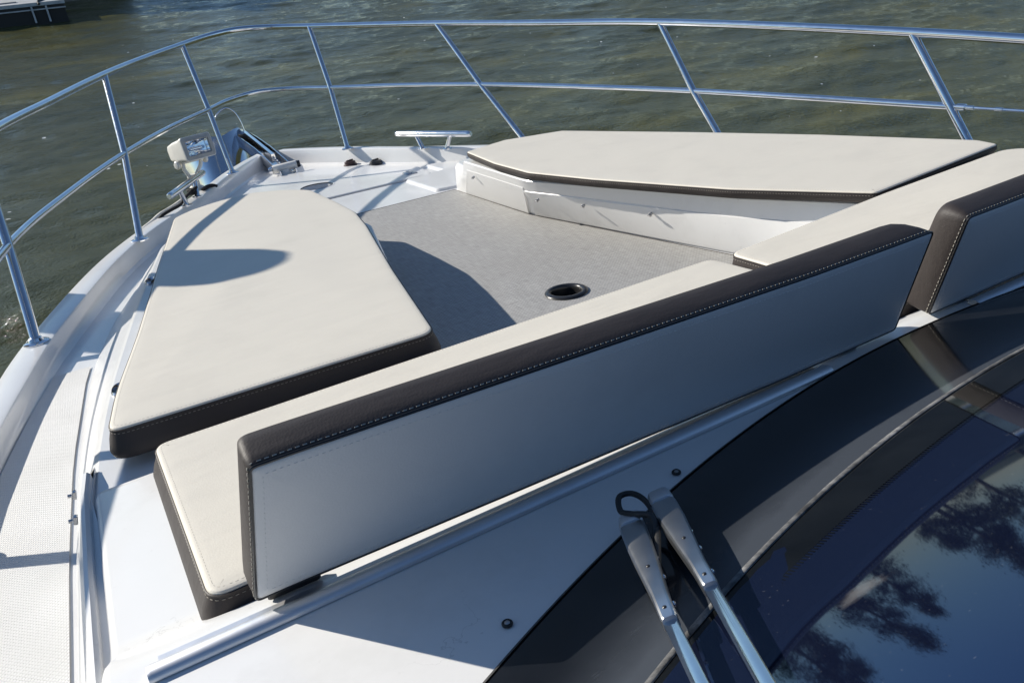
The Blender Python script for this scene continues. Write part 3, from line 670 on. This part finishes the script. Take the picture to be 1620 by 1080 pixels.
cushion('sunpad', 'cream sunpad cushion left of the grey floor mat, a round shadow across it', 'cushion', None,
    [(-1.016, 1.172), (-.999, 1.295), (-.985, 1.372), (-.961, 1.487), (-.937, 1.605), (-.895, 1.834), (-.847, 2.106), (-.801, 2.345), (-.736, 2.692), (-.678, 2.761), (-.576, 2.817), (-.454, 2.828), (-.364, 2.747), (-.304, 2.642), (-.302, 2.366), (-.307, 2.157), (-.338, 1.973), (-.43, 1.547), (-.507, 1.150)], .03, 0, .048, .013, .004)
cushion('sunpad', 'sunlit cream sunpad cushion on the far right bench beyond the floor mat', 'cushion', None,
    [(1.045, 1.165), (1.068, 1.23), (.988, 1.655), (.878, 2.084), (.71, 2.655), (.495, 2.735), (.302, 2.675), (.252, 2.36), (.238, 2.11), (.290, 1.84), (.405, 1.42), (.540, 1.118)], .012, 0, .028, -.002, .003)
zs = lambda x, y: 0
cushion('seat_cushion', 'long cream seat cushion behind the near backrest, dirty and open at its left end', 'cushion', 'cream seat cushions in front of the backrests',
    [(-.962, 1.075), (.022, 1.068), (.040, .700), (-.950, .694)], .022, .001, .044, .016, .004)
cushion('seat_cushion', 'cream seat cushion of the far right half, running up to the right picture edge', 'cushion', 'cream seat cushions in front of the backrests',
    [(.060, 1.058), (.55, 1.098), (.985, 1.118), (1.022, 1.085), (.965, .700), (.052, .700)], .022, .002, .044, .004, .004)
# ------------------------------------------------------------------ backrests
def backrest(label, x0, x1, rtl, rtr):
    ev = Vector((0, -.29, .957)); ew = Vector((0, .957, .29)); base = Vector((0, .640, 0)); h = .156
    T = thing('backrest', ((x0 + x1) / 2, .66, 0), label, 'backrest', 'padded backrests behind the foredeck seat')
    NB = [max(2, int((x1 - x0) / .02)), 7, max(2, int((x1 - x0) / .02)), 7]
    def out(i, t):      # rounded outline inset by i; t = 0 rear, 1 front (corner radius grows towards the front)
        c = [(x0 + i, i), (x1 - i, i), (x1 - i, h - i), (x0 + i, h - i)]
        rr = [.006, .006, .007 + (rtr - .007) * t, .007 + (rtl - .007) * t]; rr = [max(.0025, r - i * .5) for r in rr]
        f = fillet(c, rr, 6); o = []
        for e in range(4):
            o += f[e * 7:(e + 1) * 7]; p, q = Vector(f[e * 7 + 6]), Vector(f[(e * 7 + 7) % 28])
            o += [tuple(p.lerp(q, k / NB[e])) for k in range(1, NB[e])]
        return o
    def P(u, v, w):
        gap = .003 + .011 * min(1, max(0, (-u - .25) / .6))
        v *= 1 + .06 * min(1, max(0, abs(u) - .1) / .8); p = base + ev * v + ew * (w - .006 * (v / h) * (w / .05)); return (u * (1 + .028 * (1 - min(1, v / h))), p.y, p.z + gap)
    n = len(out(0, 0)); wv = [.0009 * math.sin(i * .8) + .0006 * math.sin(i * .33) for i in range(n)]
    def ring(i, w, wob=0, t=None):
        return [P(u, v, w + wv[k] * wob) for k, (u, v) in enumerate(out(i, max(0, min(1, w / .045)) if t is None else t))]
    mb = MB(); mb.loft([ring(.0012, .0012), ring(.0, .0035), ring(-.0012, .016, 1), ring(-.0014, .034, 1), ring(.0005, .045), ring(.004, .050)], True, False, False); obj('border_band', mb, M['brown'], T, sharp=50)
    mb = MB(); mb.loft([ring(.0016, .0016), ring(.0022, -.0002), ring(.005, -.0014), ring(.012, -.0020, 0, 0), ring(.03, -.0028, 0, 0), ring(.05, -.0032, 0, 0), ring(.07, -.0034, 0, 0)], True, False, True); obj('rear_panel', mb, M['pale'], T, sharp=60)
    mb = MB(); mb.loft([ring(.004, .0498, 0, 1), ring(.010, .053, 0, 1), ring(.04, .055, 0, 1)], True, False, True); obj('front_panel', mb, M['cream'], T, sharp=60)
    mb = MB(); r0 = ring(.0010, .0004); mb.tube(r0 + [r0[0]], .0015, 6, 0, False); obj('piping', mb, M['plastic'], T)
    mb = MB(); stitches(mb, ring(-.0004, .0045), .0005, .0036, .0028); obj('border_stitching', mb, M['thread'], T)
    mb = MB(); stitches(mb, ring(.0105, -.0019, 0, 0), .0004, .003, .003); obj('panel_stitching', mb, M['pale'], T)
backrest('long pale backrest with a brown top edge crossing the middle of the picture', -.888, -.034, .010, .045)
backrest('pale backrest cut off by the right picture edge, its brown left end in sunlight', .034, .888, .022, .012)
# ------------------------------------------------------------------ tilt the boat to its trim on the water
TILT = Matrix.Rotation(R(-8), 4, 'X')
bpy.context.view_layer.update()
for o in list(bpy.context.scene.objects):
    if o.parent is None: o.matrix_world = TILT @ o.matrix_world
# ------------------------------------------------------------------ water
ZW = -1.75
def axis(lo, hi, near, n):
    u = np.linspace(-1, 1, n); s = near * (.30 * u + .0 * u) 
    return s
gx = np.concatenate([-np.geomspace(2500, 9.0, 46)[:-1], np.arange(-9, 20, .055), np.geomspace(20, 2500, 44)[1:]])
gy = np.concatenate([-np.geomspace(2500, 2.0, 40)[:-1], np.arange(-2, 17, .055), np.arange(17, 36, .085), np.geomspace(36, 3000, 46)[1:]])
X, Yg = np.meshgrid(gx, gy, indexing='ij'); Zg = np.zeros_like(X)
fade = np.clip(1 - np.maximum(np.abs(X - 5) - 22, 0) / 25, 0, 1) * np.clip(1 - np.maximum(np.abs(Yg - 14) - 30, 0) / 25, 0, 1)
for k in range(46):
    lam = .24 * (2.2 / .24) ** rng.random(); th = R(205 + rng.normal() * 34); kk = 2 * math.pi / lam
    amp = .0031 * lam ** 1.0 * (.6 + .8 * rng.random()) * (1.25 if lam < 1 else .9)
    ph = kk * (X * math.sin(th) + Yg * math.cos(th)) + rng.random() * 6.28 + .5 * np.sin(.21 * X + k) + .5 * np.sin(.17 * Yg + 2 * k)
    Zg += amp * (np.sin(ph) + .25 * np.cos(2 * ph))
Zg = ZW + Zg * fade
nx, ny = X.shape
me = bpy.data.meshes.new('water')
co = np.stack([X, Yg, Zg], -1).reshape(-1, 3); idx = np.arange(nx * ny).reshape(nx, ny)
q = np.stack([idx[:-1, :-1], idx[1:, :-1], idx[1:, 1:], idx[:-1, 1:]], -1).reshape(-1, 4)
me.vertices.add(len(co)); me.vertices.foreach_set('co', co.ravel().astype(np.float32))
me.loops.add(q.size); me.loops.foreach_set('vertex_index', q.ravel().astype(np.int32))
me.polygons.add(len(q)); me.polygons.foreach_set('loop_start', np.arange(0, q.size, 4, dtype=np.int32))
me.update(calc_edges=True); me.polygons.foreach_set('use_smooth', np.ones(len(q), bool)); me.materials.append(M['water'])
wo = bpy.data.objects.new('water', me); C.objects.link(wo); tag(wo, kind='structure')
# ------------------------------------------------------------------ dock, unseen shed added for shade, pile
D = thing('floating_dock', (-4, 26, ZW), 'pale floating dock corner with a black fascia in shadow at the far upper left', 'dock')
mb = MB(); mb.loft([[(-.20, 23.02, z), (-9.2, 24.35, z), (-9.2, 40, z), (-.20, 40, z)] for z in (-1.36, -1.285)], True); obj('deck_boards', mb, M['dockw'], D)
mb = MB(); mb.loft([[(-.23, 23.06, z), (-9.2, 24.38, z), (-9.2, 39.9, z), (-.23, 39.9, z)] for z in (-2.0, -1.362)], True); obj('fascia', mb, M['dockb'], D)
mb = MB(); mb.loft([[(-.21, 23.005, z), (-9.2, 24.33, z), (-9.2, 24.40, z), (-.21, 23.10, z)] for z in (-1.45, -1.425)], True); obj('rub_rail', mb, M['dockw'], D)
for x in (-.62, -.93, -4.0, -4.4):
    y = 23.02 - (x + .2) * .1478 - .04; mb = MB(); mb.loft([[(x - .02, y, z), (x + .02, y, z), (x + .02, y + .06, z), (x - .02, y + .06, z)] for z in (-1.72, -1.37)], True); obj('fender_post', mb, M['dockw'], D)
mb = MB(); mb.loft([[(-1.2, 23.6 + k, z), (-6, 24.3 + k, z), (-6, 24.45 + k, z), (-1.2, 23.75 + k, z)] for z, k in ((-1.284, 0), (-1.262, 0))], True); obj('toe_rail', mb, M['roofm'], D)
mb = MB(); mb.tube(catmull([(-.75, 23.05, -1.32), (-.74, 23.25, -1.27), (-.55, 23.9, -1.268), (-.32, 24.6, -1.268), (-.2, 25.6, -1.268)], 6), .028, 8)
tag(obj('power_cable', mb, M['rubber'], None, (-.5, 24, -1.27)), 'dark cable lying across the corner of the far floating dock', 'cable')
S = thing('unseen_shade_shed', (-1.5, 31, ZW), 'unseen weathered shed added on the far dock to shade the water', 'unseen_shade_shed')  # out of view, added only to throw its shadow on the water
a, b = Vector((-5.3, 31.0)), Vector((-1.3, 26.9)); nrm = Vector((.716, .699)); c2, d2 = b + nrm * 4.6, a + nrm * 4.6
mb = MB(); mb.loft([[(p.x, p.y, z) for p in (a, b, c2, d2)] for z in (-1.9, 1.75)], True); obj('wall', mb, M['shedw'], S, smooth=False)
mb = MB(); cc2 = (a + b + c2 + d2) / 4; mb.loft([[(cc2.x + (p.x - cc2.x) * k, cc2.y + (p.y - cc2.y) * k, z) for p in (a, b, c2, d2)] for z, k in ((1.751, 1.08), (1.85, 1.08), (2.75, .25))], True); obj('roof', mb, M['roofm'], S, smooth=False)
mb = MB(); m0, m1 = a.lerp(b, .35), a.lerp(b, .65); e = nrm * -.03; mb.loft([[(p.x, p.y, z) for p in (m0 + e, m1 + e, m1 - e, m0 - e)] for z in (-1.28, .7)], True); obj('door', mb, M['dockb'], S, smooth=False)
PX = TILT @ Vector((-.655 - 1.1 * 1.05, 1.83 + 1.33 * 1.05, 1.05))
mb = MB(); mb.disc((PX.x, PX.y, PX.z), [(.145, ZW - PX.z - 2), (.135, ZW - PX.z), (.128, -.06), (.118, -.025), (.085, -.004), (.03, 0)], 28)
tag(obj('mooring_pile', mb, M['pilew'], None, (PX.x, PX.y, ZW)), 'round wooden mooring pile off the port bow casting a rounded shadow on the sunpad', 'mooring pile')
# ------------------------------------------------------------------ far bank with trees (reflected in the windscreen)
mb = MB(); vs = []; fs = []; K = 90
for k in range(K + 1):
    az = R(-20 + 140 * k / K); r0 = 62 + 3 * math.sin(k * .4); 
    for r, z in ((r0 - 2, ZW - .5), (r0, ZW + .25), (r0 + 6, ZW + 1.1), (r0 + 40, ZW + 2.2), (r0 + 900, ZW + 6)): vs.append((r * math.sin(az), r * math.cos(az), z))
for k in range(K):
    for j in range(4): fs.append([k * 5 + j, k * 5 + 5 + j, k * 5 + 6 + j, k * 5 + 1 + j])
mb.add(vs, fs); tag(obj('riverbank', mb, M['bank']), kind='structure')
def tree_proto(name, seed, h, kind):
    r = np.random.default_rng(seed); root = bpy.data.objects.new(name, None); C.objects.link(root); BASE[root.name] = (0, 0, 0)
    mb = MB(); mb.tube([(0, 0, -.5), (.1, 0, h * .3), (0, .1, h * .7), (0, 0, h * .97)], [.32, .26, .15, .04], 9)
    limbs = []
    for k in range(34):
        t = .10 + .86 * r.random(); az = r.random() * 6.28; ln = h * ((.34 if kind else .30) * (1.05 - t) + .06); rise = ln * (.25 + .5 * r.random()) * (1 if kind else .5)
        p0 = np.array([0, 0, h * t]); p1 = p0 + np.array([math.cos(az) * ln, math.sin(az) * ln, rise]); limbs.append((p0, p1)); mb.tube([p0, (p0 + p1) / 2 + np.array([0, 0, .1]), p1], [.09, .06, .02], 5)
    obj('trunk', mb, M['bark'], root)
    V = []; F = []
    for p0, p1 in limbs:
        for _ in range(260):
            t = .3 + .75 * r.random(); c = p0 + (p1 - p0) * t + r.normal(size=3) * h * .022 * (1 + t); s = .06 + .10 * r.random()
            u = r.normal(size=3); u /= np.linalg.norm(u); w = np.cross(u, r.normal(size=3)); w /= np.linalg.norm(w) + 1e-9; o = len(V)
            V += [tuple(c - u * s), tuple(c + w * s * .6), tuple(c + u * s), tuple(c - w * s * .6)]; F.append([o, o + 1, o + 2, o + 3])
    me = bpy.data.meshes.new('crown'); me.from_pydata(V, [], F); me.materials.append(M['leafa'] if kind == 0 else M['leafb']); me.update()
    co_ = bpy.data.objects.new('crown', me); C.objects.link(co_); co_.parent = root
    return root
protos = [tree_proto('pine_tree', 3, 11.5, 0), tree_proto('broadleaf_tree', 5, 10, 1)]
def clone(root):
    c = root.copy(); C.objects.link(c)
    for ch in root.children:
        d = ch.copy(); C.objects.link(d); d.parent = c
    return c
used = [False, False]
for k in range(46):
    az = -16 + k * 2.8
    kd = 0 if random.random() < .6 else 1; root = protos[kd]
    t = root if not used[kd] else clone(root); used[kd] = True
    r0 = 66 + random.uniform(-2, 12); aa = R(az + random.uniform(-2, 2)); sc = random.uniform(.50, .86)
    t.location = (r0 * math.sin(aa), r0 * math.cos(aa), ZW + .9); t.rotation_euler = (0, 0, random.uniform(0, 6.28)); t.scale = (sc, sc, sc * random.uniform(.9, 1.15))
    tag(t, ('dark pine tree on the far bank, mirrored in the windscreen' if kd == 0 else 'rounded leafy tree on the far bank, mirrored in the windscreen'), 'tree', 'trees along the far bank')
# ------------------------------------------------------------------ light
sb = Vector((-1.1, 1.33, 1.0)).normalized(); sw = (TILT.to_3x3() @ sb).normalized()
elev = math.asin(sw.z); azm = math.atan2(sw.x, sw.y)
sun = bpy.data.lights.new('sun', 'SUN'); sun.energy = 4.8; sun.angle = R(.5); sun.color = (1, .94, .84)
so = bpy.data.objects.new('sun', sun); C.objects.link(so); so.rotation_euler = sw.to_track_quat('Z', 'Y').to_euler()
w = bpy.data.worlds.new('World'); bpy.context.scene.world = w; w.use_nodes = True
nt = w.node_tree; bg = nt.nodes['Background']; sky = nt.nodes.new('ShaderNodeTexSky'); sky.sky_type = 'NISHITA'; sky.sun_disc = False
sky.sun_elevation = elev; sky.sun_rotation = azm; sky.air_density = 1.0; sky.dust_density = .1; sky.ozone_density = 3.0
tn = nt.nodes.new('ShaderNodeMix'); tn.data_type = 'RGBA'; tn.blend_type = 'MULTIPLY'; tn.inputs[0].default_value = 1; tn.inputs[7].default_value = (.92, .98, 1.05, 1)
nt.links.new(sky.outputs[0], tn.inputs[6]); nt.links.new(tn.outputs[2], bg.inputs[0]); bg.inputs[1].default_value = .086
# ------------------------------------------------------------------ camera
cam = bpy.data.cameras.new('camera'); co = bpy.data.objects.new('camera', cam); C.objects.link(co)
cam.sensor_width = 36; cam.lens = 36 * 1241.22 / 1620; cam.clip_end = 8000; cam.clip_start = .02
cx_, cy_, cz_ = CAM_ANG = (1.165166, -.146042, -.452291)
Rm = Matrix.Rotation(cz_, 4, 'Z') @ Matrix.Rotation(cx_, 4, 'X') @ Matrix.Rotation(cy_, 4, 'Z')
co.matrix_world = TILT @ Matrix.Translation((-.926215, 0, .483778)) @ Rm
sc = bpy.context.scene; sc.camera = co
sc.view_settings.view_transform = 'Standard'; sc.view_settings.look = 'None'; sc.view_settings.exposure = .40; sc.view_settings.gamma = 1
sc.render.engine = 'CYCLES'; sc.cycles.use_denoising = True; sc.cycles.max_bounces = 8; sc.cycles.sample_clamp_indirect = 6
